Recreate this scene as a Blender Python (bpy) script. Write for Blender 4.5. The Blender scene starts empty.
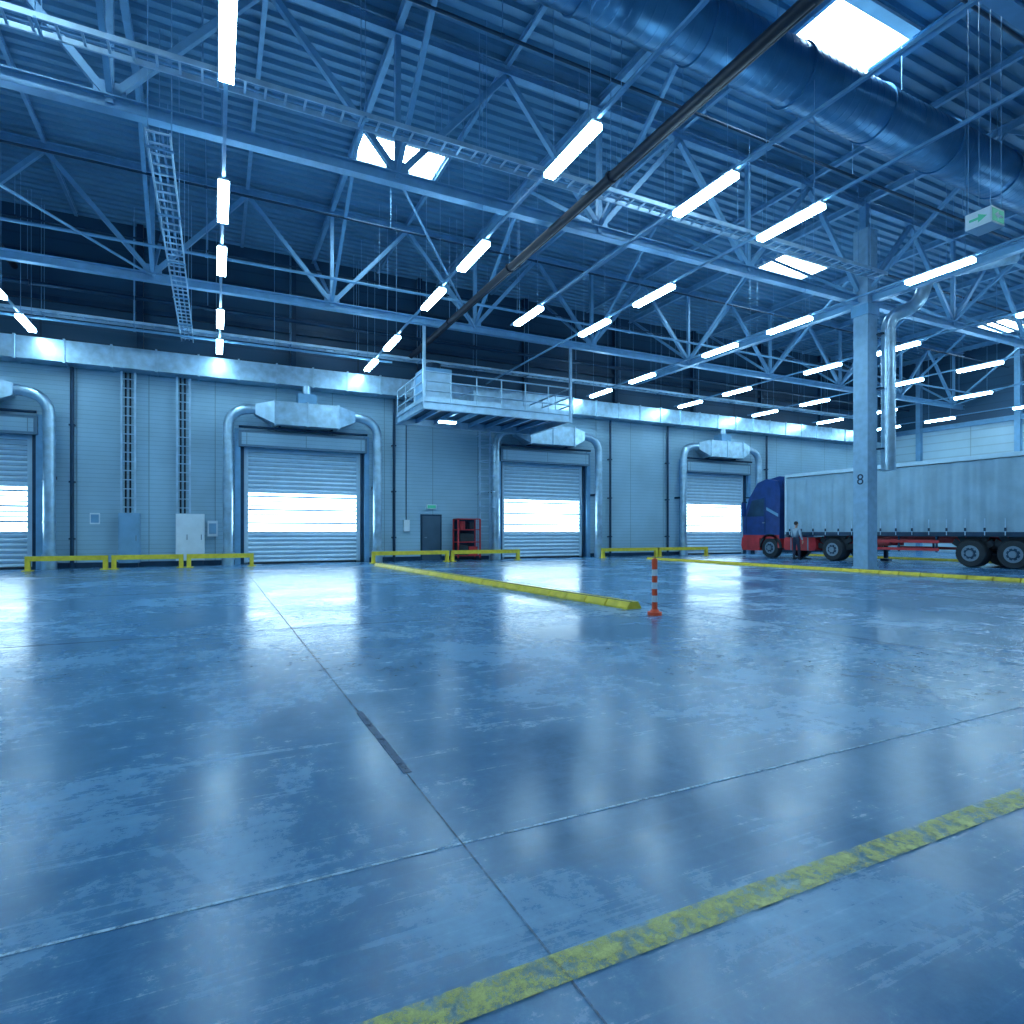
import bpy, math, random
from mathutils import Vector, Matrix
random.seed(7)
S=bpy.context.scene

# ---------------------------------------------------------------- materials
def nt(name):
    m=bpy.data.materials.new(name); m.use_nodes=True
    n=m.node_tree.nodes; l=m.node_tree.links
    return m,n,l,n['Principled BSDF']
def mat(name,col,rough=.5,metal=0.,var=.15,scale=3.,bump=0.,emit=None,es=0.):
    m,n,l,p=nt(name)
    p.inputs['Roughness'].default_value=rough; p.inputs['Metallic'].default_value=metal
    tc=n.new('ShaderNodeTexCoord'); no=n.new('ShaderNodeTexNoise'); no.inputs['Scale'].default_value=scale
    no.inputs['Detail'].default_value=3
    l.new(tc.outputs['Object'],no.inputs['Vector'])
    r=n.new('ShaderNodeValToRGB'); r.color_ramp.elements[0].position=.3; r.color_ramp.elements[1].position=.7
    c=Vector(col)
    r.color_ramp.elements[0].color=(*(c*(1-var)),1); r.color_ramp.elements[1].color=(*(c*(1+var)),1)
    l.new(no.outputs['Fac'],r.inputs['Fac']); l.new(r.outputs['Color'],p.inputs['Base Color'])
    if bump:
        b=n.new('ShaderNodeBump'); b.inputs['Strength'].default_value=bump; b.inputs['Distance'].default_value=.02
        l.new(no.outputs['Fac'],b.inputs['Height']); l.new(b.outputs['Normal'],p.inputs['Normal'])
    if emit:
        p.inputs['Emission Color'].default_value=(*emit,1); p.inputs['Emission Strength'].default_value=es
    return m
def math_node(n,l,op,a,b=None,c=None):
    x=n.new('ShaderNodeMath'); x.operation=op
    for i,v in enumerate((a,b,c)):
        if v is None: continue
        if hasattr(v,'links'): l.new(v,x.inputs[i])
        else: x.inputs[i].default_value=v
    return x.outputs[0]

def cladding(name,col,period,seam,rough=.45,axis='Z',seam_axis='X'):
    m,n,l,p=nt(name)
    tc=n.new('ShaderNodeTexCoord'); sp=n.new('ShaderNodeSeparateXYZ'); l.new(tc.outputs['Object'],sp.inputs[0])
    z=sp.outputs[axis]; x=sp.outputs[seam_axis]
    fz=math_node(n,l,'FRACT',math_node(n,l,'DIVIDE',z,period))
    g=math_node(n,l,'LESS_THAN',fz,.14)
    fx=math_node(n,l,'FRACT',math_node(n,l,'DIVIDE',x,seam))
    gx=math_node(n,l,'LESS_THAN',fx,.012)
    mx=math_node(n,l,'MAXIMUM',math_node(n,l,'MULTIPLY',g,.45),gx)
    no=n.new('ShaderNodeTexNoise'); no.inputs['Scale'].default_value=.6; no.inputs['Detail'].default_value=4
    l.new(tc.outputs['Object'],no.inputs['Vector'])
    f=math_node(n,l,'ADD',math_node(n,l,'MULTIPLY',no.outputs['Fac'],.5),.75)
    f2=math_node(n,l,'MULTIPLY',f,math_node(n,l,'SUBTRACT',1.,math_node(n,l,'MULTIPLY',mx,.45)))
    v=n.new('ShaderNodeVectorMath'); v.operation='SCALE'; v.inputs[0].default_value=col
    l.new(f2,v.inputs['Scale']); l.new(v.outputs[0],p.inputs['Base Color'])
    p.inputs['Roughness'].default_value=rough
    b=n.new('ShaderNodeBump'); b.inputs['Strength'].default_value=.5; b.inputs['Distance'].default_value=.02; b.invert=True
    l.new(mx,b.inputs['Height']); l.new(b.outputs['Normal'],p.inputs['Normal'])
    return m

def floor_mat():
    m,n,l,p=nt('polished_concrete')
    tc=n.new('ShaderNodeTexCoord')
    def noise(scale,det=8,ro=.6,dist=0.,sc=None):
        x=n.new('ShaderNodeTexNoise'); x.inputs['Scale'].default_value=scale; x.inputs['Detail'].default_value=det
        x.inputs['Roughness'].default_value=ro; x.inputs['Distortion'].default_value=dist
        if sc:
            mp=n.new('ShaderNodeMapping'); mp.inputs['Scale'].default_value=sc[0]; mp.inputs['Rotation'].default_value=(0,0,sc[1])
            l.new(tc.outputs['Object'],mp.inputs['Vector']); l.new(mp.outputs[0],x.inputs['Vector'])
        else: l.new(tc.outputs['Object'],x.inputs['Vector'])
        return x.outputs['Fac']
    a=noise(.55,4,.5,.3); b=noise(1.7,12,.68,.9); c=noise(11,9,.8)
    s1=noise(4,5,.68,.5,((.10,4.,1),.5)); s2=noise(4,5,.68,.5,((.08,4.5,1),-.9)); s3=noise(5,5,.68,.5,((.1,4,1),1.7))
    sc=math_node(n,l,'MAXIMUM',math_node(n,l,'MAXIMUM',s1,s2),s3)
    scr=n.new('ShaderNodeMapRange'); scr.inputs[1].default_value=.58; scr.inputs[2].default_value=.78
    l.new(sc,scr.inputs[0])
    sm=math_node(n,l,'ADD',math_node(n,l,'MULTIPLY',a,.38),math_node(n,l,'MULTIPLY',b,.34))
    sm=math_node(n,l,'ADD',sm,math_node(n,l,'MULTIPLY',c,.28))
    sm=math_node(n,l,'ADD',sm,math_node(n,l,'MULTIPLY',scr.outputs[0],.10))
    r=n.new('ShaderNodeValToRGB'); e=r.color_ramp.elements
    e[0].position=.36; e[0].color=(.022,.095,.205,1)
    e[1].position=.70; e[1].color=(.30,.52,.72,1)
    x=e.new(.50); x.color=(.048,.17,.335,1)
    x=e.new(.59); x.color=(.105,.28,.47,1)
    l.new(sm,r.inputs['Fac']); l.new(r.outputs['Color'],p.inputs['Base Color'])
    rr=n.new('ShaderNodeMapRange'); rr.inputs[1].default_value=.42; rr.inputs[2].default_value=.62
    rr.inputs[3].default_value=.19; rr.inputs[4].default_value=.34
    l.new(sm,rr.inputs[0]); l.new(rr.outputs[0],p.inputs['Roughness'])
    p.inputs['Specular IOR Level'].default_value=.75
    bp=n.new('ShaderNodeBump'); bp.inputs['Strength'].default_value=.10; bp.inputs['Distance'].default_value=.01
    l.new(b,bp.inputs['Height']); l.new(bp.outputs['Normal'],p.inputs['Normal'])
    return m
def paint_mat(name,col,wear=.5,scale=9,soft=.05,base=.08):
    m,n,l,p=nt(name)
    tc=n.new('ShaderNodeTexCoord'); no=n.new('ShaderNodeTexNoise'); no.inputs['Scale'].default_value=scale
    no.inputs['Detail'].default_value=12; no.inputs['Roughness'].default_value=.82
    l.new(tc.outputs['Object'],no.inputs['Vector'])
    mr=n.new('ShaderNodeMapRange'); mr.inputs[1].default_value=wear-soft; mr.inputs[2].default_value=wear+soft
    mr.inputs[3].default_value=base
    l.new(no.outputs['Fac'],mr.inputs[0])
    tr=n.new('ShaderNodeBsdfTransparent'); mx=n.new('ShaderNodeMixShader')
    l.new(mr.outputs[0],mx.inputs[0]); l.new(p.outputs[0],mx.inputs[1]); l.new(tr.outputs[0],mx.inputs[2])
    l.new(mx.outputs[0],n['Material Output'].inputs['Surface'])
    p.inputs['Base Color'].default_value=(*col,1); p.inputs['Roughness'].default_value=.4
    return m
def emis(name,col,st):
    m,n,l,p=nt(name)
    tc=n.new('ShaderNodeTexCoord'); no=n.new('ShaderNodeTexNoise'); no.inputs['Scale'].default_value=1.5
    l.new(tc.outputs['Object'],no.inputs['Vector'])
    r=n.new('ShaderNodeMapRange'); r.inputs[3].default_value=.35; r.inputs[4].default_value=.5
    l.new(no.outputs['Fac'],r.inputs[0]); l.new(r.outputs[0],p.inputs['Roughness'])
    p.inputs['Base Color'].default_value=(*[c*.8 for c in col],1)
    p.inputs['Emission Color'].default_value=(*col,1)
    p.inputs['Emission Strength'].default_value=st
    return m

M={}
M['floor']=floor_mat()
M['deck']=mat('roof_deck_steel',(.11,.28,.44),.40,.25,.1,1.)
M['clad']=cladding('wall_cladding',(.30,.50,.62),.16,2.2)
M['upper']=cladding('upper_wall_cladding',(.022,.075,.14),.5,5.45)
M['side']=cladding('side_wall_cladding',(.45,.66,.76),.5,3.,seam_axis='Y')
M['steel']=mat('painted_steel',(.17,.39,.60),.4,.2,.12)
M['steel_d']=mat('dark_steel',(.014,.05,.10),.4,.4,.2)
M['black']=mat('black_pipe_paint',(.002,.008,.022),.55,.0,.2)
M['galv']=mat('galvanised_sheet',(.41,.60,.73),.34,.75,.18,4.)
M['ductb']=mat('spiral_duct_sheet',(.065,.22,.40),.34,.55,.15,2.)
M['tray']=mat('cable_tray_zinc',(.40,.61,.76),.4,.4,.15)
M['concrete']=mat('column_concrete',(.25,.44,.60),.6,0,.12,5.,.1)
M['slat']=mat('door_slat_grey',(.50,.71,.84),.4,.1,.06)
M['slat_d']=mat('door_rail_dark',(.13,.24,.33),.5,.1,.1)
M['glass']=emis('frosted_daylight_glazing',(.62,.87,1.),9.)
M['sky']=emis('skylight_daylight_pane',(.66,.88,1.),24.)
M['tube']=emis('light_diffuser',(.48,.79,1.),41.)
M['yellow']=mat('safety_yellow',(.78,.62,.045),.45,0,.15,6.)
M['rubber']=mat('black_rubber',(.015,.025,.035),.7,0,.2)
M['line']=paint_mat('worn_yellow_paint',(.60,.63,.20),.485,10.,.10,.15)
M['joint']=paint_mat('pale_joint_filler',(.40,.62,.80),.54,12.,.08,.1)
M['jointd']=paint_mat('dark_joint_filler',(.014,.07,.16),.54,10.,.08,.5)
M['drain']=paint_mat('drain_slot_filler',(.010,.06,.15),.58,10.,.08,.1)
M['red']=mat('red_paint',(.52,.035,.045),.4,0,.2)
M['orange']=mat('bollard_orange',(.90,.10,.03),.4,0,.1)
M['white']=mat('white_paint',(.68,.80,.86),.4,0,.06)
M['blue']=mat('truck_blue_paint',(.014,.055,.22),.3,.1,.2)
M['dglass']=mat('dark_cab_glass',(.02,.06,.12),.08,0,.2)
M['curtain']=mat('truck_curtain_pvc',(.28,.45,.56),.5,0,.14,1.4)
M['chrome']=mat('wheel_alloy',(.18,.28,.36),.4,.6,.1)
M['greydoor']=mat('grey_door_paint',(.05,.11,.17),.5,0,.1)
M['bluebox']=mat('blue_cabinet_paint',(.18,.38,.56),.45,0,.1)
M['green']=mat('exit_sign_green',(.02,.22,.16),.4,0,.1,emit=(.05,.5,.35),es=.4)
M['skin']=mat('skin',(.50,.28,.20),.55,0,.05)
M['hair']=mat('dark_hair',(.03,.025,.03),.7,0,.1)
M['shirt']=mat('work_jacket_cloth',(.30,.42,.52),.8,0,.1)
M['trouser']=mat('work_trousers_cloth',(.02,.035,.07),.85,0,.1)

# ---------------------------------------------------------------- builder
class B:
    def __init__(s): s.v=[];s.f=[];s.m=[];s.sm=[];s.mats=[]
    def mi(s,k):
        if k not in s.mats: s.mats.append(k)
        return s.mats.index(k)
    def add(s,vs,fs,k,smooth=False):
        o=len(s.v); s.v+= [Vector(a) for a in vs]; i=s.mi(k)
        for f in fs: s.f.append([o+a for a in f]); s.m.append(i); s.sm.append(smooth)
    def box(s,x0,x1,y0,y1,z0,z1,k):
        s.add([(x0,y0,z0),(x1,y0,z0),(x1,y1,z0),(x0,y1,z0),(x0,y0,z1),(x1,y0,z1),(x1,y1,z1),(x0,y1,z1)],
              [(0,3,2,1),(4,5,6,7),(0,1,5,4),(1,2,6,5),(2,3,7,6),(3,0,4,7)],k)
    def beam(s,p,q,w,h,k,up=(0,0,1)):
        p=Vector(p);q=Vector(q);d=(q-p).normalized();u=Vector(up)
        if abs(d.dot(u))>.98: u=Vector((0,1,0))
        a=d.cross(u).normalized(); b=a.cross(d).normalized()
        a=a*w/2;b=b*h/2
        s.add([p-a-b,p+a-b,p+a+b,p-a+b,q-a-b,q+a-b,q+a+b,q-a+b],
              [(0,1,2,3),(4,7,6,5),(0,4,5,1),(1,5,6,2),(2,6,7,3),(3,7,4,0)],k)
    def ibeam(s,p,q,w,h,k):
        t=.025
        p=Vector(p);q=Vector(q); z=Vector((0,0,h/2-t/2))
        s.beam(p+z,q+z,w,t,k); s.beam(p-z,q-z,w,t,k); s.beam(p,q,t,h-2*t,k)
    def tube(s,pts,r,k,n=12,caps=True,rs=None):
        pts=[Vector(a) for a in pts]; N=len(pts); rings=[]; prev=None
        for i in range(N):
            d=(pts[min(i+1,N-1)]-pts[max(i-1,0)]).normalized()
            if prev is None:
                u=Vector((0,0,1)) if abs(d.z)<.9 else Vector((1,0,0))
                a=d.cross(u).normalized()
            else: a=(prev-d*prev.dot(d)).normalized()
            prev=a; b=d.cross(a); rr=rs[i] if rs else r
            rings.append([pts[i]+(a*math.cos(t)+b*math.sin(t))*rr for t in [2*math.pi*j/n for j in range(n)]])
        vs=[v for R in rings for v in R]; fs=[]
        for i in range(N-1):
            for j in range(n): fs.append((i*n+j,i*n+(j+1)%n,(i+1)*n+(j+1)%n,(i+1)*n+j))
        s.add(vs,fs,k,True)
        if caps:
            s.add(rings[0],[tuple(range(n))[::-1]],k); s.add(rings[-1],[tuple(range(n))],k)
    def ell(s,c,r,k,n=16,m=10,fn=None):
        vs=[];fs=[]
        for i in range(m+1):
            ph=math.pi*i/m
            for j in range(n):
                th=2*math.pi*j/n; d=Vector((math.sin(ph)*math.cos(th),math.sin(ph)*math.sin(th),math.cos(ph)))
                v=Vector((d.x*r[0],d.y*r[1],d.z*r[2]))
                if fn: v=fn(v)
                vs.append(Vector(c)+v)
        for i in range(m):
            for j in range(n): fs.append((i*n+j,i*n+(j+1)%n,(i+1)*n+(j+1)%n,(i+1)*n+j))
        s.add(vs,fs,k,True)
    def prism(s,prof,x0,x1,k):
        n=len(prof); vs=[(x0,a,b) for a,b in prof]+[(x1,a,b) for a,b in prof]
        fs=[tuple(range(n)),tuple(range(2*n-1,n-1,-1))]+[(i,n+i,n+(i+1)%n,(i+1)%n) for i in range(n)]
        s.add(vs,fs,k)
    def build(s,name,origin=(0,0,0),parent=None):
        o=Vector(origin); me=bpy.data.meshes.new(name)
        me.from_pydata([v-o for v in s.v],[],s.f)
        for k in s.mats: me.materials.append(M[k])
        for p,i,sm in zip(me.polygons,s.m,s.sm): p.material_index=i; p.use_smooth=sm
        me.update()
        ob=bpy.data.objects.new(name,me); S.collection.objects.link(ob)
        if parent: ob.parent=parent; ob.location=o-parent.location
        else: ob.location=o
        import bmesh
        bm=bmesh.new(); bm.from_mesh(me); bmesh.ops.recalc_face_normals(bm,faces=bm.faces); bm.to_mesh(me); bm.free()
        return ob
def fillet(pts,r,seg=6):
    pts=[Vector(p) for p in pts]; out=[pts[0]]
    for i in range(1,len(pts)-1):
        a=(pts[i-1]-pts[i]).normalized(); b=(pts[i+1]-pts[i]).normalized()
        p0=pts[i]+a*r; p1=pts[i]+b*r
        for k in range(seg+1):
            t=k/seg; out.append(p0*(1-t)**2+pts[i]*2*t*(1-t)+p1*t*t)
    out.append(pts[-1]); return out
def empty(name,loc):
    e=bpy.data.objects.new(name,None); e.location=loc; S.collection.objects.link(e); return e

XL,XR,YB,YF,ZR=-16.,42.,-9.,26.,12.5
XA,XB,YA=XL+.05,XR-.3,YB+.05
DOORS=[-7.9,3.3,14.5,25.75]; DW=2.27; DH=4.6

# ---------------------------------------------------------------- floor
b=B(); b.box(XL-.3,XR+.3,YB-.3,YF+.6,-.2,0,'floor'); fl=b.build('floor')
b=B()
b.box(XL,XR,2.29,2.304,.001,.003,'joint')
for y in (8.4,14.4,20.4): b.box(XL,XR,y,y+.015,.001,.003,'jointd')
for x in (-11.1,-5.1,6.9,12.9,24.9,30.9): b.box(x,x+.015,YB,25.9,.001,.003,'jointd')
b.box(.9,.907,YB,3.1,.0035,.0045,'jointd')
b.box(.9,.914,4.3,25.9,.0035,.0045,'jointd')
b.box(.89,.935,3.1,4.3,.001,.003,'drain')
b.build('expansion_joints',(0,0,0),fl)
b=B(); b.box(-3,16,1.455,1.57,.004,.006,'line'); b.build('painted_floor_line',(0,1.5,0),fl)

# ---------------------------------------------------------------- ceiling deck with skylight wells
SK=[(3.75,6.15,17.,18.3),(20.6,23.2,17.,18.3),(37.2,39.8,17.,18.3),(11.7,14.1,8.3,9.75),(29.1,31.7,8.3,9.75),(-5.6,-3.0,8.3,9.75),
    (3.75,6.15,-.6,.8),(20.6,23.2,-.6,.8),(-13.9,-11.3,17.,18.3),(-5.6,-3.,-6.5,-5.1),(11.7,14.1,-6.5,-5.1)]  # ones overhead and behind the camera are unseen, added for ambient light
b=B(); per=.36; y=YB-.3; up=.09
def strip(y0,z0,y1,z1):
    seg=[(XL-.3,XR+.3)]
    for a,c,d,e in SK:
        if y0<e-1e-6 and y1>d+1e-6:
            ns=[]
            for p,q in seg:
                if c<=p or a>=q: ns.append((p,q))
                else:
                    if a>p: ns.append((p,a))
                    if c<q: ns.append((c,q))
            seg=ns
    for p,q in seg: b.add([(p,y0,z0),(q,y0,z0),(q,y1,z1),(p,y1,z1)],[(0,1,2,3)],'deck')
while y<YF+.3:
    strip(y,ZR,y+.14,ZR); strip(y+.14,ZR,y+.18,ZR+up); strip(y+.18,ZR+up,y+.32,ZR+up); strip(y+.32,ZR+up,y+.36,ZR)
    y+=per
b.box(XL-.3,XR+.3,YB-.3,YF+.4,ZR+1.0,ZR+1.1,'deck')
ce=b.build('ceiling')
for i,(a,c,d,e) in enumerate(SK):
    b=B(); t=.06
    b.box(a-t,a,d-t,e+t,ZR-.08,ZR+.75,'white'); b.box(c,c+t,d-t,e+t,ZR-.08,ZR+.75,'white')
    b.box(a,c,d-t-.2,d,ZR-.08,ZR+.75,'white'); b.box(a,c,e,e+t+.2,ZR-.08,ZR+.75,'white')
    b.box(a,c,d,e,ZR+.15,ZR+.2,'sky')
    b.build('window_%d'%(i+1),((a+c)/2,(d+e)/2,ZR))

# ---------------------------------------------------------------- walls
b=B()
edges=[XL]+[e for c in DOORS for e in (c-DW,c+DW)]+[XR]
segs=[(edges[i],edges[i+1]) for i in range(0,len(edges),2)]
for p,q in segs: b.box(p,q,YF,YF+.3,0,7.4,'clad')
for c in DOORS: b.box(c-DW,c+DW,YF,YF+.3,DH,7.4,'clad')
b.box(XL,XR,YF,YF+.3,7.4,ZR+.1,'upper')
x=-13.05
while x<XR:
    b.box(x-.1,x+.1,YF-.22,YF,7.8,ZR,'steel_d'); x+=5.3
for z in (9.3,10.8): b.box(XL,XR,YF-.15,YF,z,z+.16,'steel_d')
b.build('wall_back')
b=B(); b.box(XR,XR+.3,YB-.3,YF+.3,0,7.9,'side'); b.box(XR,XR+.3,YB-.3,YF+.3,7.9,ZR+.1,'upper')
for y in (2,7.5,13,18.5,24): b.box(XR-.25,XR,y-.15,y+.15,0,ZR,'steel')
b.box(XR-.2,XR,YB,YF,7.8,8.1,'steel')
b.build('wall_right')
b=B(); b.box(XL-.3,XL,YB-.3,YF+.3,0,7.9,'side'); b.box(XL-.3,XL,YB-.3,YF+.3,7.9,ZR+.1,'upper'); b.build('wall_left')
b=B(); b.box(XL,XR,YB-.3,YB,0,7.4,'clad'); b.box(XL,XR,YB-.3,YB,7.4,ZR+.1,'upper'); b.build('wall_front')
b=B()
for p,q in segs: b.box(p,q,YF-.03,YF,0,.18,'steel_d')
b.build('baseboard_back')

# ---------------------------------------------------------------- sectional doors
for i,c in enumerate(DOORS):
    b=B(); y=YF+.06; n=26; h=DH/n
    for k in range(n):
        z=k*h
        if 1.2<z+h/2<2.8:
            b.box(c-DW+.16,c+DW-.16,y+.02,y+.04,z,z+h,'glass')
            b.box(c-DW,c+DW,y-.03,y+.02,z,z+(.05 if k%3 else .075),'slat')
        else:
            b.add([(c-DW,y,z+.02),(c+DW,y,z+.02),(c+DW,y-.035,z+h*.55),(c-DW,y-.035,z+h*.55),(c+DW,y,z+h),(c-DW,y,z+h)],
                  [(0,1,2,3),(3,2,4,5)],'slat')
            b.box(c-DW,c+DW,y,y+.05,z,z+h,'slat_d')
    for sx in (-1,1):
        b.box(c+sx*(DW-.08)-.08,c+sx*(DW-.08)+.08,y-.05,y+.03,0,DH,'slat')
        b.box(c+sx*(DW+.1)-.1,c+sx*(DW+.1)+.1,YF-.1,YF+.02,0,DH+.1,'steel_d')
    b.box(c-DW-.2,c+DW+.2,YF-.4,YF,DH,DH+.62,'slat_d')
    b.box(c-DW-.1,c+DW+.1,YF-.43,YF-.4,DH+.08,DH+.54,'clad')
    b.tube([(c-DW-.2,YF-.45,DH+.75),(c+DW+.2,YF-.45,DH+.75)],.05,'steel_d')
    b.box(c-DW,c+DW,y-.05,y+.05,0,.07,'rubber')
    b.build('door_%d'%(i+1),(c,YF,0))
b=B(); b.box(8.24,9.22,YF-.04,YF,0,2.06,'steel_d'); b.box(8.31,9.15,YF-.07,YF-.04,.02,1.99,'greydoor')
b.box(8.4,8.5,YF-.13,YF-.07,1.0,1.04,'chrome'); b.build('door_5',(8.7,YF,0))
b=B(); b.box(8.5,8.95,YF-.12,YF-.0,2.3,2.5,'white'); b.box(8.53,8.92,YF-.125,YF-.12,2.33,2.47,'green'); b.build('emergency_exit_lamp',(8.7,YF,2.4))

# rectangular wall duct
b=B(); b.box(XA,38.,25.25,YF-.01,7.08,7.82,'galv')
x=XL+.5
while x<38: b.box(x-.03,x+.03,25.21,YF-.01,7.04,7.86,'galv'); x+=1.36
b.build('wall_air_duct',(10,25.6,7.4))

# exhaust assemblies above doors
for c in DOORS:
    b=B(); y=25.38
    for sx in (-1,1):
        P=fillet([(c+sx*2.85,y,.35),(c+sx*2.85,y,5.95),(c+sx*1.9,y,6.02)],.75,8)
        b.tube(P,.18,'galv',14)
        for z in (1.6,3,4.4): b.tube([(c+sx*2.85,y,z-.03),(c+sx*2.85,y,z+.03)],.2,'galv',14)
        b.tube([(c+sx*2.85,y,.0),(c+sx*2.85,y,.5)],.22,'galv',14)
        b.box(c+sx*2.85-.1,c+sx*2.85+.1,y,YF,3.1,3.2,'steel_d')
        b.box(c+sx*2.5-.1,c+sx*2.5+.1,YF-.25,YF,0,5.3,'steel')
        X0=c+sx*1.9; X1=c+sx*1.2
        ring=[(X0,y+.2*a,6.0+.2*d) for a,d in((-1,-1),(1,-1),(1,1),(-1,1))]
        ring2=[(X1,y+.38*a,5.9+.45*d) for a,d in((-1,-1),(1,-1),(1,1),(-1,1))]
        b.add(ring+ring2,[(0,1,5,4),(1,2,6,5),(2,3,7,6),(3,0,4,7),(0,3,2,1)],'galv')
    b.box(c-1.2,c+1.2,y-.38,y+.38,5.45,6.35,'galv')
    for x in (-1.2,0,1.2): b.box(c+x-.03,c+x+.03,y-.42,y+.42,5.41,6.39,'galv')
    b.box(c-.35,c+.35,y-.3,y+.3,6.35,6.75,'steel')
    b.tube([(c,y,6.7),(c,y,7.1)],.16,'galv',12)
    for x in (-1.,1.): b.box(c+x-.03,c+x+.03,y,YF,5.38,5.45,'steel_d')
    b.build('exhaust_extraction_duct',(c,25.4,0))

# ---------------------------------------------------------------- wall equipment
def ladder(name,x,y,z0,z1,w=.4,k='tray'):
    b=B()
    for s in (-1,1): b.box(x+s*w/2-.03,x+s*w/2+.03,y-.03,y+.03,z0,z1,k)
    z=z0+.2
    while z<z1: b.tube([(x-w/2,y,z),(x+w/2,y,z)],.022,k,6); z+=.33
    for z in (z0+.5,(z0+z1)/2,z1-.4):
        for s in (-1,1): b.box(x+s*w/2-.015,x+s*w/2+.015,y,YF,z,z+.04,k)
    return b,name
for x in (-1.05,-2.8):
    b,nm=ladder('vertical_cable_ladder',x,25.7,1.97,7.05,.42,'tray'); b.tube([(x-.1,25.85,1.97),(x-.1,25.85,7.05)],.03,'black'); b.tube([(x+.04,25.85,1.97),(x+.04,25.85,7.05)],.03,'black'); b.build(nm,(x,25.8,2))
b,nm=ladder('access_ladder',11.2,25.6,.0,6.1,.5,'tray')
for z in (2.4,3.1,3.8,4.5,5.2,5.9):
    pts=[(11.2+.36*math.cos(a),25.55+.7*math.sin(a)*(1) ,z) for a in [math.pi+math.pi*i/8 for i in range(9)]]
    b.tube(pts,.02,'tray',6)
b.build(nm,(11.2,25.6,0))
def cabinet(name,x0,x1,z0,z1,k,n=1):
    b=B(); b.box(x0,x1,25.62,YF-.0,z0,z1,k); b.box(x0+.05,x1-.05,25.7,YF-.02,0,z0,'steel_d')
    w=(x1-x0)/n
    for i in range(n):
        b.box(x0+i*w+.03,x0+(i+1)*w-.03,25.6,25.62,z0+.04,z1-.04,k)
        b.box(x0+(i+1)*w-.12,x0+(i+1)*w-.09,25.57,25.6,(z0+z1)/2-.1,(z0+z1)/2+.1,'chrome')
    b.build(name,((x0+x1)/2,25.8,0))
cabinet('electrical_cabinet',-1.3,-.35,.2,1.95,'white',2)
cabinet('control_cabinet',-3.1,-2.45,.15,1.95,'bluebox',1)
b=B(); b.box(-.25,.1,25.8,YF,1.1,1.7,'white'); b.box(-.2,.05,25.78,25.8,1.2,1.6,'bluebox'); b.build('switch_box',(-.1,25.9,1.4))
b=B(); b.box(7.45,7.7,25.85,YF,1.3,1.8,'white'); b.tube([(7.57,25.95,1.8),(7.57,25.95,6.)],.02,'steel_d',6); b.build('switch_box',(7.6,25.9,1.5))
b=B(); b.box(-4.0,-3.7,25.97,YF,1.55,1.95,'white'); b.box(-3.97,-3.73,25.965,25.97,1.6,1.9,'steel'); b.build('wall_notice',(-3.85,25.98,1.75))
for x in (-4.5,7.0,18.4,22.2,29.8):
    b=B(); b.tube([(x,25.85,0),(x,25.85,7.05)],.06,'steel_d',10)
    for z in (1,3,5): b.box(x-.09,x+.09,25.8,YF,z,z+.06,'steel_d')
    b.build('wall_drain_pipe',(x,25.85,0))
# red tool trolley
b=B(); x0,x1,y0,y1=9.65,10.7,25.0,25.6
for x in (x0,x1):
    for y in (y0,y1): b.box(x-.03,x+.03,y-.03,y+.03,.12,1.85,'red'); b.tube([(x-.03,y,.07),(x+.03,y,.07)],.07,'rubber',12)
for z in (.2,.8,1.35,1.83): b.box(x0,x1,y0,y1,z,z+.04,'red')
b.box(x0+.1,x0+.5,y0+.05,y1-.05,.24,.7,'rubber'); b.box(x0+.55,x1-.1,y0+.05,y1-.05,.24,.62,'red')
b.box(x0+.1,x1-.3,y0+.05,y1-.05,.84,1.2,'rubber'); b.tube([(x0+.3,y0+.25,1.39),(x0+.3,y0+.25,1.75)],.12,'red',12)
b.tube([(x0+.7,y0+.25,1.39),(x0+.7,y0+.25,1.7)],.14,'black',12); b.box(x0,x1,y1,y1+.02,.2,1.85,'steel_d')
b.build('red_tool_trolley',(10.2,25.3,0))

# yellow guard rails along wall
def guard(x0,x1,y=24.45,h=.48):
    b=B(); n=max(1,round((x1-x0)/2.4)); 
    b.box(x0,x1,y-.05,y+.05,h-.16,h,'yellow')
    for i in range(n+1):
        x=x0+.07+(x1-x0-.14)*i/n
        b.box(x-.07,x+.07,y-.07,y+.07,0,h,'yellow'); b.box(x-.14,x+.14,y-.14,y+.14,0,.03,'yellow')
    b.build('yellow_guard_rail',((x0+x1)/2,y,0))
guard(-5.5,-3.25); guard(-3.15,-1.0); guard(-.9,1.3); guard(5.7,9.0); guard(9.1,12.4); guard(16.9,20.3); guard(20.4,23.7)

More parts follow.
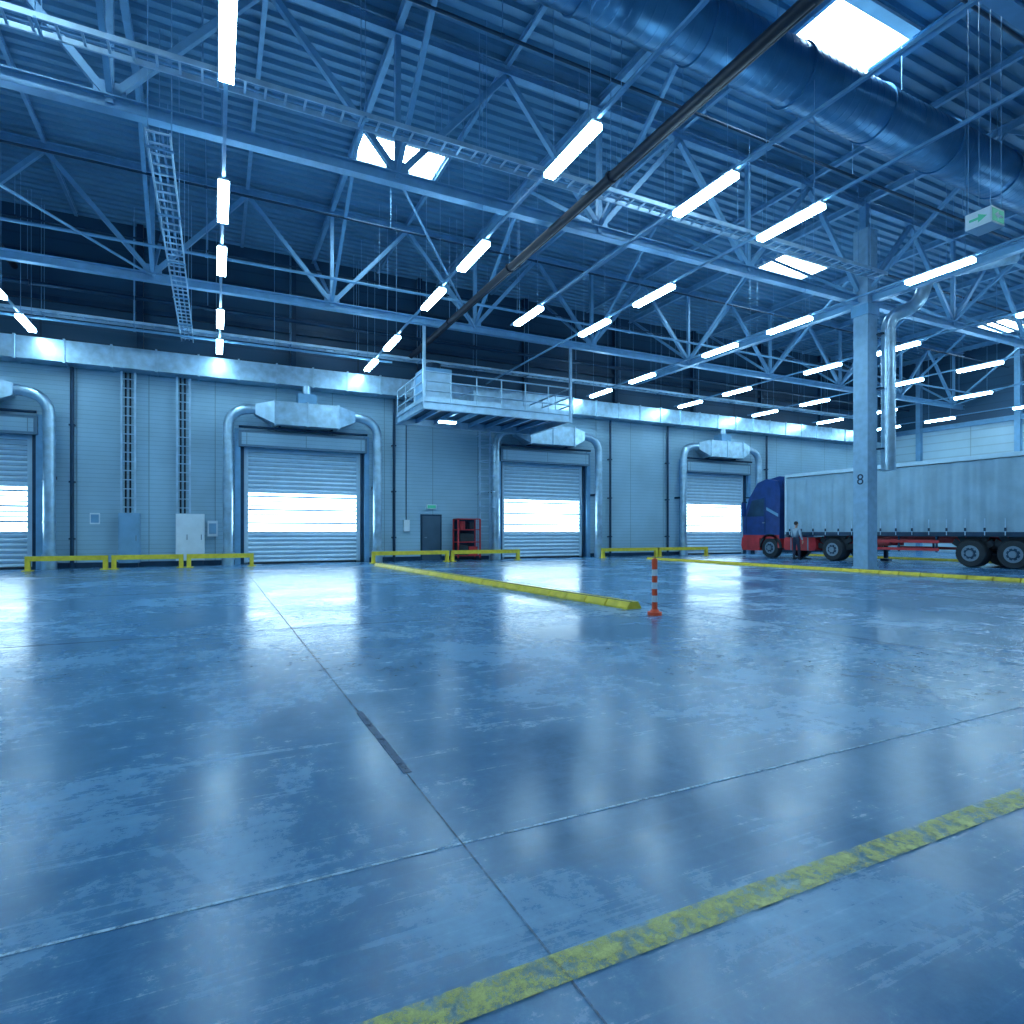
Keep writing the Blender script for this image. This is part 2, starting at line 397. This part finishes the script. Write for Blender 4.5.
# ---------------------------------------------------------------- curbs along floor
def curb(name,p,q,w=.3,h=.13,L=.6):
    p=Vector(p);q=Vector(q);d=(q-p);n=int(d.length/L);u=d.normalized();s=Vector((u.y,-u.x,0))
    b=B()
    for i in range(n):
        a=p+u*(L*i+.01); c=p+u*(L*(i+1)-.02)
        prof=[(-w/2,0),(-w/2,.03),(-w*.28,h),(w*.28,h),(w/2,.03),(w/2,0)]
        vs=[a+s*x+Vector((0,0,z)) for x,z in prof]+[c+s*x+Vector((0,0,z)) for x,z in prof]
        m=len(prof); b.add(vs,[tuple(range(m)),tuple(range(2*m-1,m-1,-1))]+[(j,m+j,m+(j+1)%m,(j+1)%m) for j in range(m)],'yellow')
        for t in (.1,.3,.5,.7,.9):
            e=a+(c-a)*t
            b.beam(e+s*(-w/2+.01)+Vector((0,0,.035)),e+s*(-w*.28)+Vector((0,0,h-.01)),.03,.02,'yellow')
            b.beam(e+s*(w/2-.01)+Vector((0,0,.035)),e+s*(w*.28)+Vector((0,0,h-.01)),.03,.02,'yellow')
        b.beam(a+s*(w*.2)+Vector((0,0,h+.004)),c+s*(w*.2)+Vector((0,0,h+.004)),.03,.01,'rubber')
    b.build(name,p)
curb('yellow_wheel_guide_curb',(5.45,22.4,0),(6.2,8.0,0),.3,.12)
curb('yellow_wheel_guide_curb',(18.1,22.4,0),(18.4,5.,0),.25,.1)
curb('yellow_wheel_guide_curb',(28.6,22.4,0),(28.9,6.,0),.25,.1)

# bollard
b=B(); bx,by=6.04,7.33
b.tube([(bx,by,0),(bx,by,.05)],.11,'orange',20); 
zs=[.05,.2,.3,.4,.5,.6,.7,.8]
for i in range(len(zs)-1): b.tube([(bx,by,zs[i]),(bx,by,zs[i+1])],.042,'orange' if i%2==0 else 'white',20,caps=False)
b.tube([(bx,by,.8),(bx,by,.85),(bx,by,.87)],.05,'orange',20,rs=[.045,.045,.02])
b.tube([(bx,by,.05),(bx,by,.09)],.07,'orange',20,rs=[.08,.05])
b.build('striped_bollard',(bx,by,0))

# ---------------------------------------------------------------- platform
e=empty('maintenance_platform',(10,23.6,6.1))
px0,px1,py0,py1,pz=6.9,13.2,21.35,24.9,6.1
b=B()
b.box(px0,px1,py0,py1,pz-.02,pz+.03,'steel_d')
for y in (py0,py1): b.ibeam((px0,y,pz-.15),(px1,y,pz-.15),.15,.3,'tray')
for x in (px0,px1): b.ibeam((x,py0,pz-.15),(x,py1,pz-.15),.15,.3,'tray')
x=px0+.8
while x<px1: b.ibeam((x,py0,pz-.12),(x,py1,pz-.12),.08,.16,'steel'); x+=.8
b.build('deck',(10,23.6,6.1),e)
b=B()
def rail(p,q,k='tray'):
    p=Vector(p);q=Vector(q);n=max(1,int((q-p).length/1.0))
    for z in (.4,.75,1.1): b.tube([p+Vector((0,0,z)),q+Vector((0,0,z))],.03,k,8)
    b.beam(p+Vector((0,0,.09)),q+Vector((0,0,.09)),.02,.16,k)
    for i in range(n+1):
        a=p+(q-p)*i/n; b.tube([a,a+Vector((0,0,1.1))],.028,k,8)
rail((px0,py0,pz),(px1,py0,pz)); rail((px0,py0,pz),(px0,py1,pz)); rail((px1,py0,pz),(px1,py1,pz))
b.build('railing',(10,23.6,6.1),e)
b=B()
for x in (px0,px1): b.box(x-.05,x+.05,py0-.05,py0+.05,pz-.3,8.85,'tray')
b.build('hangers',(10,23.6,6.1),e)
b=B(); b.box(7.2,8.3,22.2,23.4,pz+.05,pz+1.5,'steel'); b.box(7.25,8.25,22.15,22.2,pz+.2,pz+1.3,'tray'); b.tube([(7.75,22.8,pz+1.5),(7.75,22.8,pz+1.8)],.3,'steel_d')
b.box(9.3,11.,22.4,24.,pz+.05,pz+.85,'tray'); b.tube([(9,24.5,pz+.6),(13,24.5,pz+.6)],.25,'galv',14)
b.build('air_handling_units',(10,23.6,6.1),e)
b=B(); b.box(8.1,8.8,23.0,23.2,pz-.42,pz-.36,'tube'); b.box(8.08,8.82,22.98,23.22,pz-.36,pz-.3,'white'); b.build('underside_lamp',(10,23.6,6.1),e)

# ---------------------------------------------------------------- columns
def column(X,Y,name='concrete_column'):
    b=B(); b.box(X-.25,X+.25,Y-.25,Y+.25,0,8.8,'concrete'); b.box(X-.3,X+.3,Y-.3,Y+.3,8.45,8.8,'steel')
    b.box(X-.25,X+.25,Y-.25,Y+.25,8.8,11.3,'concrete'); b.box(X-.08,X+.08,Y-.08,Y+.08,11.3,12.3,'steel'); b.box(X-.28,X+.28,Y-.28,Y+.28,0,.12,'concrete')
    return b.build(name,(X,Y,0))
col=column(19.5,12.9); 
cu=bpy.data.curves.new('column_number','FONT'); cu.body='8'; cu.size=.5; cu.extrude=.004; cu.align_x='CENTER'; cu.materials.append(M['steel_d'])
t=bpy.data.objects.new('column_number',cu); S.collection.objects.link(t); t.parent=col; t.location=(-.256,.0,2.85); t.rotation_euler=(math.pi/2,0,-math.pi/2)
column(19.5,-4.); column(-13.4,12.9)

# ---------------------------------------------------------------- roof trusses
def truss(Y,zb=9.0,zt=12.25,x0=XA,x1=XB):
    b=B()
    b.ibeam((x0,Y,zb),(x1,Y,zb),.22,.26,'steel'); b.ibeam((x0,Y,zt),(x1,Y,zt),.2,.22,'steel')
    xs=[19.5+5.3*i for i in range(-6,5)]
    for x in xs:
        if x<x0 or x>x1: continue
        b.beam((x,Y,zb),(x,Y,zt),.12,.12,'steel')
        b.box(x-.25,x+.25,Y-.02,Y+.02,zb+.1,zb+.4,'steel'); 
        for s in (-1,1):
            xe=x+s*2.65
            if x0<xe<x1:
                b.beam((x,Y,zb+.1),(xe,Y,zt-.1),.13,.13,'steel')
    b.build('roof_truss',(10,Y,zb))
for Y in (4.7,13.0,21.3): truss(Y)
truss(-3.6)
b=B(); xs=[19.5+5.3*i for i in range(-6,5)]
for x in xs:
    b.ibeam((x,YA,12.33),(x,YF-.3,12.33),.14,.24,'steel')
    if abs(x+2.65-22.15)>.1 and abs(x+2.65-38.05)>.1: b.ibeam((x+2.65,YA,12.4),(x+2.65,YF-.3,12.4),.1,.16,'steel')
    for Y in (4.7,13.0,21.3):
        for s in (-1,1):
            if abs(x-14.2)<.2 and ((Y==13 and s==-1) or Y==4.7): continue
            if abs(x-8.9)<.2 and Y==4.7: continue
            if abs(x-3.6)<.2 and Y==13 and s==1: continue
            ye=Y+s*4.15
            b.beam((x,Y,9.15),(x,ye,12.25),.1,.1,'steel')
b.build('roof_purlins',(10,8,12.3))
b=B()
for i,x in enumerate(xs[:-1]):
    if i%2==1: b.tube([(x,13.,9.05),(x+5.3,21.3,9.05)],.035,'steel',6)
b.build('roof_wind_bracing',(10,13,9))
b=B(); b.ibeam((19.5,YA,8.98),(19.5,YF-.3,8.98),.2,.26,'steel'); b.build('longitudinal_steel_beam',(19.5,8,9))
b=B(); b.ibeam((-6.9,YA,8.98),(-6.9,YF-.3,8.98),.2,.26,'steel'); b.build('longitudinal_steel_beam',(-6.9,8,9))

# ---------------------------------------------------------------- lights
def lightrow(x,ys,z=7.87,yend=None):
    b=B()
    b.box(x-.03,x+.03,-1,yend or min(25.1,max(ys)+1.2),z+.07,z+.12,'steel')
    for y in ys:
        b.box(x-.1,x+.1,y-.78,y+.78,z-.06,z+.03,'tube')
        b.box(x-.08,x+.08,y-.8,y+.8,z+.03,z+.07,'white')
        for s in (-.6,.6): b.tube([(x,y+s,z+.1),(x,y+s,12.4)],.008,'steel',4,False)
    b.build('linear_light_row',(x,12,z))
YS=[8.95,13.4,16.35,20.8,23.9]
for x in (-5.35,.15,5.55,16.45,22.,27.4,32.85,38.3): lightrow(x,([1.5,5.9] if x<1 else [5.9] if x>20 else [])+YS)  # lamps prepended to YS are out of view, added to light the floor
lightrow(11.,[8.95,13.4,16.35],yend=25)
lightrow(-10.8,[1.5,5.9,8.95,13.4,16.35])  # nearest two lamps unseen as well, put in for floor light
lightrow(8.6,[8.95,16.35])

# ---------------------------------------------------------------- cable trays
def tray(p,q,w,name,lace=True):
    p=Vector(p);q=Vector(q);d=(q-p).normalized();s=Vector((d.y,-d.x,0))*w/2
    b=B(); b.beam(p+s,q+s,.03,.1,'tray'); b.beam(p-s,q-s,.03,.1,'tray')
    L=(q-p).length; n=int(L/.35)
    for i in range(n+1): a=p+d*(i*.35); b.beam(a-s,a+s,.04,.03,'tray')
    for k in (-.4,.3): b.tube([p+s*k+Vector((0,0,.03)),q+s*k+Vector((0,0,.03))],.022,'steel',5,False)
    n=int(L/2.6)
    for i in range(n+1):
        a=p+d*(i*2.6+.4)
        for g in (-1,1): b.tube([a+s*g,a+s*g+Vector((0,0,12.3-p.z))],.01,'steel',4,False)
        b.beam(a-s*1.2+Vector((0,0,-.06)),a+s*1.2+Vector((0,0,-.06)),.04,.04,'steel')
    b.build(name,p)
tray((XA,12.1,9.45),(19.1,12.1,9.45),.4,'cable_tray')
tray((-.9,12.3,8.3),(-.9,25.2,8.3),.38,'cable_tray')
tray((XA,25.0,8.6),(38,25.0,8.6),.4,'cable_tray')
tray((21.,5.5,9.5),(21.,24.5,9.5),.4,'cable_tray')

def pipes(name,lst):
    b=B()
    for p,q,r,k in lst:
        b.tube([p,q],r,k,8)
        d=(Vector(q)-Vector(p)); L=d.length; n=int(L/5.3)
        for i in range(1,n+1):
            a=Vector(p)+d*(i/(n+1)); 
            b.tube([a,(a.x,a.y,12.4)],.01,'steel',4,False)
            b.tube([a-d.normalized()*.04,a+d.normalized()*.04],r*1.35,k,8)
    b.build(name,lst[0][0])
pipes('sprinkler_main_pipe',[((7.45,YA,8.7),(7.45,25.,8.7),.10,'black'),((7.72,YA,8.85),(7.72,25.,8.85),.05,'black')])
pipes('sprinkler_branch_pipes',[((XA,y,10.9),(XB,y,10.9),.035,'steel_d') for y in (6.2,10.6,14.1,18.9,23.2)])
pipes('conduit_pipes',[((XA,13.6,9.45),(XB,13.6,9.45),.05,'steel'),((XA,20.4,9.6),(XB,20.4,9.6),.05,'steel'),((XA,14.6,9.85),(XB,14.6,9.85),.03,'tray')])
pipes('heating_pipes',[((XA,24.6,9.4),(XB,24.6,9.4),.08,'steel_d'),((XA,24.3,8.2),(6.5,24.3,8.2),.05,'steel')])
pipes('sprinkler_main_pipe',[((-5.9,YA,10.),(-5.9,25.,10.),.1,'black')])

# big spiral duct
b=B(); Y,Z,r=8.8,10.87,.58
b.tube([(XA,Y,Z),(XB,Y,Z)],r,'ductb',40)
x=XL+.5; k=0
while x<XB:
    if k%12: b.tube([(x-.02,Y,Z),(x,Y,Z),(x+.02,Y,Z)],r,'ductb',40,False,rs=[r,r+.009,r])
    else: b.tube([(x-.03,Y,Z),(x+.03,Y,Z)],r+.035,'ductb',40)
    x+=.22; k+=1
for x in [XL+2+4*i for i in range(14)]:
    for s in (-.4,.4): b.tube([(x,Y+s,Z+.3),(x,Y+s,12.4)],.012,'steel',4,False)
b.build('spiral_ventilation_duct',(10,Y,Z))
# vertical duct beside column
b=B(); X,Y=20.02,12.45
P=fillet([(X,Y,3.3),(X,Y,8.35),(X+.6,Y-.6,8.7),(X+.8,Y-.8,9.6),(X+2.6,Y-2.4,9.95)],.35,8)
b.tube(P,.21,'galv',18)
z=3.35
while z<8: b.tube([(X,Y,z-.012),(X,Y,z+.012)],.225,'galv',18); z+=.22
for z in (4,6,7.8): b.box(19.7,20.05,12.45,12.7,z,z+.05,'steel_d')
b.build('column_air_duct',(X,Y,3.3))

# exit sign box
b=B(); X,Y,Z=11.4,5.5,6.27
b.box(X-.19,X+.19,Y-.19,Y+.19,Z,Z+.26,'white')
b.box(X-.17,X+.17,Y-.195,Y-.19,Z+.03,Z+.23,'green')
xx=X-.19
b.box(xx-.004,xx,Y-.17,Y+.17,Z+.03,Z+.23,'white')
b.box(xx-.008,xx-.004,Y-.0,Y+.13,Z+.11,Z+.15,'green'); b.add([(xx-.008,Y-.13,Z+.13),(xx-.008,Y,Z+.2),(xx-.008,Y,Z+.06)],[(0,1,2)],'green')
b.box(X+.0,X+.13,Y-.2,Y-.195,Z+.11,Z+.15,'white'); b.add([(X-.12,Y-.2,Z+.13),(X,Y-.2,Z+.2),(X,Y-.2,Z+.06)],[(0,1,2)],'white')
for s in (-1,1):
    for g in (-1,1): b.tube([(X+s*.16,Y+g*.16,Z+.26),(X+s*.16,Y+g*.16,12.4)],.006,'steel',4,False)
b.build('hanging_exit_sign',(X,Y,Z))

# ---------------------------------------------------------------- truck
tr=empty('articulated_truck',(25.65,14,0)); cx=25.65
def wheel(b,x,y,sx,r=.5,w=.3):
    x0=x; x1=x-sx*w
    b.tube([(x0,y,r),(x0-sx*.04,y,r),(x1,y,r)],r,'rubber',28,rs=[r*.92,r,r])
    b.tube([(x0+sx*.004,y,r),(x0-sx*.05,y,r)],r*.58,'chrome',24,rs=[r*.58,r*.55])
    b.tube([(x0+sx*.01,y,r),(x0,y,r)],.4,'steel_d',20,rs=[r*.42,r*.42])
    b.tube([(x0+sx*.06,y,r),(x0,y,r)],.12,'chrome',14)
    for i in range(8):
        a=i*math.pi/4; b.tube([(x0+sx*.02,y+.2*math.cos(a),r+.2*math.sin(a)),(x0,y+.2*math.cos(a),r+.2*math.sin(a))],.03,'chrome',8)
b=B()
prof=[(20.45,.95),(20.4,3.3),(20.55,3.75),(21.2,3.88),(21.75,3.72),(22.3,2.95),(22.6,2.0),(22.68,1.2),(22.68,.95)]
b.prism(prof,cx-1.22,cx+1.22,'blue')
b.prism([(20.45,.5),(20.45,1.0),(20.55,1.0),(20.55,.5)],cx-1.22,cx+1.22,'red')
b.prism([(21.62,.35),(21.62,1.0),(22.72,1.0),(22.78,.6),(22.7,.35)],cx-1.24,cx+1.24,'red')
b.box(cx-1.23,cx+1.23,20.45,22.66,.95,1.12,'red')
for s in (-1,1):
    x=cx+s*1.2
    pts=[(x,21.0+.62*math.cos(a),.5+.62*math.sin(a)) for a in [math.pi*i/10 for i in range(11)]]
    for i in range(10): b.beam(pts[i],pts[i+1],.12,.06,'rubber',up=(1,0,0))
    X=cx+s*1.222; Xo=X+s*.012
    b.add([(Xo,21.35,2.05),(Xo,22.42,2.05),(Xo,22.1,2.85),(Xo,21.35,2.95)],[(0,1,2,3)],'dglass')
    b.box(min(X,Xo),max(X,Xo),21.28,21.3,1.2,3.0,'steel_d'); b.box(min(X,Xo),max(X,Xo),22.45,22.47,1.2,2.0,'steel_d')
    b.box(min(X,Xo),max(X,Xo),21.3,21.45,1.7,1.76,'chrome')
    b.add([(Xo,20.5,2.0),(Xo,21.2,2.35),(Xo,21.2,2.5),(Xo,20.5,2.15)],[(0,1,2,3)],'steel')
    b.box(min(X,X+s*.3),max(X,X+s*.3),22.4,22.46,2.75,2.8,'steel_d'); b.box(X+.15 if s>0 else X-.33,X+.33 if s>0 else X-.15,22.36,22.46,2.05,2.75,'blue')
    b.box(min(X,X-s*.1),max(X,X+s*.02),21.7,22.2,.45,.5,'steel_d')
b.add([(cx-1.1,22.62,2.03),(cx+1.1,22.62,2.03),(cx+1.05,22.33,2.95),(cx-1.05,22.33,2.95)],[(0,1,2,3)],'dglass')
for z in (1.25,1.4,1.55,1.7): b.box(cx-.8,cx+.8,22.66,22.7,z,z+.08,'chrome')
for s in (-1,1): b.box(cx+s*.95-.18,cx+s*.95+.18,22.72,22.8,.6,.82,'white')
b.box(cx-1.1,cx+1.1,22.3,22.75,3.0,3.06,'steel_d')
b.prism([(20.45,3.3),(20.4,3.95),(20.6,3.98),(21.6,3.78),(21.3,3.7)],cx-1.05,cx+1.05,'blue')
b.build('cab',(cx,21.5,0),tr)
b=B()
for s in (-1,1):
    b.box(cx+s*.45-.05,cx+s*.45+.05,15.6,22.3,.7,.95,'red')
    wheel(b,cx+s*1.23,21.0,s); wheel(b,cx+s*1.23,17.66,s,.5,.55)
    X0,X1=sorted((cx+s*1.2,cx+s*.62))
    b.prism([(18.6,.42),(18.5,.5),(18.5,.95),(18.6,1.02),(20.1,1.02),(20.2,.95),(20.2,.5),(20.1,.42)],X0,X1,'red')
    for y in (18.9,19.8): b.box(X0-.01,X1+.01,y-.03,y+.03,.41,1.04,'chrome')
    pts=[(cx+s*1.0,17.66+.6*math.cos(a),.5+.6*math.sin(a)) for a in [math.pi*i/8 for i in range(9)]]
    for i in range(8): b.beam(pts[i],pts[i+1],.55,.03,'rubber',up=(1,0,0))
b.box(cx-.4,cx+.4,17.,18.4,.95,1.2,'steel_d')
for y in (21.,17.66): b.tube([(cx-1,y,.5),(cx+1,y,.5)],.09,'steel_d',8)
b.tube([(cx-.9,20.3,1.0),(cx-.9,20.3,3.6)],.09,'chrome',12)
for o in (-.3,.1): b.tube([(cx+o+.08*math.cos(i*.9),20.05+.33*i/90,1.5+.5*abs(math.sin(i/29))+.08*math.sin(i*.9)) for i in range(90)],.015,'red',5)
b.build('tractor_chassis',(cx,19,0),tr)
b=B(); y0,y1=6.4,20.05
for s in (-1,1):
    n=260; vs=[];fs=[]
    for i in range(n+1):
        y=y0+.08+(y1-y0-.16)*i/n
        a=.034*math.sin(y*2*math.pi/.62)+.018*math.sin(y*2*math.pi/.27+1)+.01*math.sin(y*1.9)
        for z,g in ((1.27,1.),(2.,.95),(3.2,.9),(3.82,.5)): vs.append((cx+s*(1.235+a*g),y,z))
    for i in range(n):
        for j in range(3): fs.append((i*4+j,(i+1)*4+j,(i+1)*4+j+1,i*4+j+1))
    b.add(vs,fs,'curtain',True)
    b.box(cx+s*1.25-.03,cx+s*1.25+.03,y0,y1,3.85,4.0,'slat'); b.box(cx+s*1.24-.03,cx+s*1.24+.03,y0,y1,1.12,1.27,'steel_d')
    for y in (y0,y1): b.box(cx+s*1.22-.05,cx+s*1.22+.05,y-.05,y+.05,1.15,4.,'slat')
    y=y0+.4
    while y<y1-.2:
        X=cx+s*1.275; b.box(X-.008,X+.008,y-.015,y+.015,1.15,1.75,'tray'); b.box(X-.015,X+.015,y-.03,y+.03,1.3,1.42,'steel_d'); y+=.62
    for z in (.55,.85): b.box(cx+s*1.2-.02,cx+s*1.2+.02,13.3,16.3,z,z+.11,'red')
    for y in (13.4,14.8,16.2): b.box(cx+s*1.17-.03,cx+s*1.17+.03,y-.03,y+.03,.5,1.15,'steel_d')
    b.box(cx+s*.9-.06,cx+s*.9+.06,16.55,16.68,.12,1.15,'steel_d'); b.box(cx+s*.9-.14,cx+s*.9+.14,16.45,16.78,.0,.1,'steel_d')
    for y in (12.24,10.93,9.62):
        wheel(b,cx+s*1.23,y,s,.5,.4)
        pts=[(cx+s*1.02,y+.58*math.cos(a),.5+.58*math.sin(a)) for a in [math.pi*(i+1)/8 for i in range(7)]]
        for i in range(6): b.beam(pts[i],pts[i+1],.42,.025,'rubber',up=(1,0,0))
    b.box(cx+s*.45-.05,cx+s*.45+.05,y0+.2,18.6,.85,1.15,'red')
    b.box(cx+s*.7-.2,cx+s*.7+.2,7.3,8.6,.55,.85,'red')
for y in (12.24,10.93,9.62): b.tube([(cx-1,y,.5),(cx+1,y,.5)],.09,'steel_d',8)
b.box(cx-1.25,cx+1.25,y0,y1,1.1,1.2,'steel_d'); b.box(cx-1.22,cx+1.22,y0,y1,3.94,4.,'curtain')
b.box(cx-1.22,cx+1.22,y1-.05,y1,1.2,3.98,'curtain'); b.box(cx-1.22,cx-.01,y0,y0+.05,1.2,3.98,'curtain'); b.box(cx+.01,cx+1.22,y0,y0+.05,1.2,3.98,'curtain')
for x in (-.8,-.4,.4,.8): b.tube([(cx+x,y0-.03,1.2),(cx+x,y0-.03,3.95)],.02,'chrome',6)
b.box(cx-1.2,cx+1.2,y0+.1,y0+.25,.5,.65,'red')
for s in (-1,1): b.box(cx+s*.95-.2,cx+s*.95+.2,y0+.05,y0+.1,.75,.9,'red')
b.build('curtain_trailer',(cx,13,0),tr)

# ---------------------------------------------------------------- worker beside the cab (faces the truck, +X)
wx,wy=23.85,19.05
wk=empty('warehouse_worker',(wx,wy,0))
def skin(name,verts,edges,radii,matk,root=0):
    me=bpy.data.meshes.new(name); me.from_pydata([Vector(v) for v in verts],edges,[]); me.update()
    ob=bpy.data.objects.new(name,me); S.collection.objects.link(ob); ob.parent=wk
    md=ob.modifiers.new('skin','SKIN'); md.use_smooth_shade=True
    for i,r in enumerate(radii): me.skin_vertices[0].data[i].radius=r
    me.skin_vertices[0].data[root].use_root=True
    sd=ob.modifiers.new('sub','SUBSURF'); sd.levels=1; sd.render_levels=2
    me.materials.append(M[matk]); return ob
skin('trousers',[(0,0,.96),(0,.09,.88),(.03,.11,.5),(0,.12,.1),(0,-.09,.88),(.05,-.12,.5),(.03,-.14,.1),(0,0,1.06)],
     [(0,1),(1,2),(2,3),(0,4),(4,5),(5,6),(0,7)],[(.15,.12),(.10,.10),(.07,.07),(.055,.055),(.10,.10),(.07,.07),(.055,.055),(.15,.11)],'trouser')
skin('jacket',[(0,0,1.0),(0,0,1.2),(0,0,1.38),(0,.17,1.40),(.02,.25,1.13),(.16,.22,.98),(0,-.17,1.40),(-.02,-.26,1.13),(.08,-.27,.90),(0,0,1.46)],
     [(0,1),(1,2),(2,3),(3,4),(4,5),(2,6),(6,7),(7,8),(2,9)],[(.16,.12),(.15,.115),(.15,.11),(.075,.075),(.055,.055),(.042,.042),(.075,.075),(.055,.055),(.042,.042),(.06,.06)],'shirt')
b=B()
o=Vector((wx,wy,0))
b.tube([o+Vector((0,0,1.43)),o+Vector((.015,0,1.55))],.055,'skin',12)
def hd(v):
    if v.z<0: v=Vector((v.x*(1+v.z*1.2)+.0,v.y*(1+v.z*2.2),v.z))
    return v
b.ell(o+Vector((.02,0,1.63)),(.098,.077,.118),'skin',18,14,hd)
b.ell(o+Vector((-.002,0,1.665)),(.105,.085,.095),'hair',18,12)
b.ell(o+Vector((.118,0,1.615)),(.018,.012,.022),'skin',8,6)
for s in (-1,1):
    b.ell(o+Vector((.108,s*.03,1.635)),(.012,.013,.008),'white',8,6); b.ell(o+Vector((.117,s*.03,1.635)),(.005,.006,.006),'hair',8,6)
    b.ell(o+Vector((.01,s*.082,1.625)),(.022,.01,.032),'skin',8,6)
b.box(wx+.098,wx+.108,wy-.02,wy+.02,1.568,1.573,'red')
b.build('head',(wx,wy,1.6),wk)
b=B()
for (hx,hy,hz,dx,dz,sd) in ((.18,.22,.965,.6,-.8,1),(.09,-.27,.88,.15,-1,-1)):
    c=o+Vector((hx,hy,hz)); d=Vector((dx,0,dz)).normalized(); f=Vector((-d.z,0,d.x))
    b.tube([c,c+d*.05,c+d*.09],.03,'skin',10,rs=[.026,.036,.032])
    for k,(off,L) in enumerate(((-.03,.065),(-.01,.078),(.01,.072),(.03,.055))):
        a=c+d*.085+f*off; m1=a+d*L*.5+Vector((0,-sd*.008,0)); m2=a+d*L+Vector((0,-sd*.028,0))
        b.tube([a,m1,m2],.008,'skin',8,rs=[.0095,.009,.007])
    a=c+d*.03+f*.03; b.tube([a,a+f*.03+d*.025,a+f*.035+d*.055],.01,'skin',8,rs=[.012,.011,.008])
b.build('hands',(wx,wy,.95),wk)
b=B()
for (fx,fy) in ((0,.12),(.03,-.14)):
    b.ell(o+Vector((fx+.06,fy,.045)),(.14,.05,.045),'rubber',14,8,lambda v:Vector((v.x,v.y,max(v.z,-.043))))
    b.tube([o+Vector((fx,fy,.03)),o+Vector((fx,fy,.14))],.05,'rubber',12)
b.build('boots',(wx,wy,0),wk)

# ---------------------------------------------------------------- world & camera
w=bpy.data.worlds.new('World'); S.world=w; w.use_nodes=True
w.node_tree.nodes['Background'].inputs[0].default_value=(.25,.45,.7,1); w.node_tree.nodes['Background'].inputs[1].default_value=.5
cd=bpy.data.cameras.new('camera'); cam=bpy.data.objects.new('camera',cd); S.collection.objects.link(cam)
cam.location=(0,0,1.27); cam.rotation_euler=(math.radians(90),0,math.radians(-26.2))
cd.sensor_width=36; cd.lens=604/1024*36; cd.shift_y=20/1024; cd.clip_start=.05
S.camera=cam
S.view_settings.view_transform='Standard'
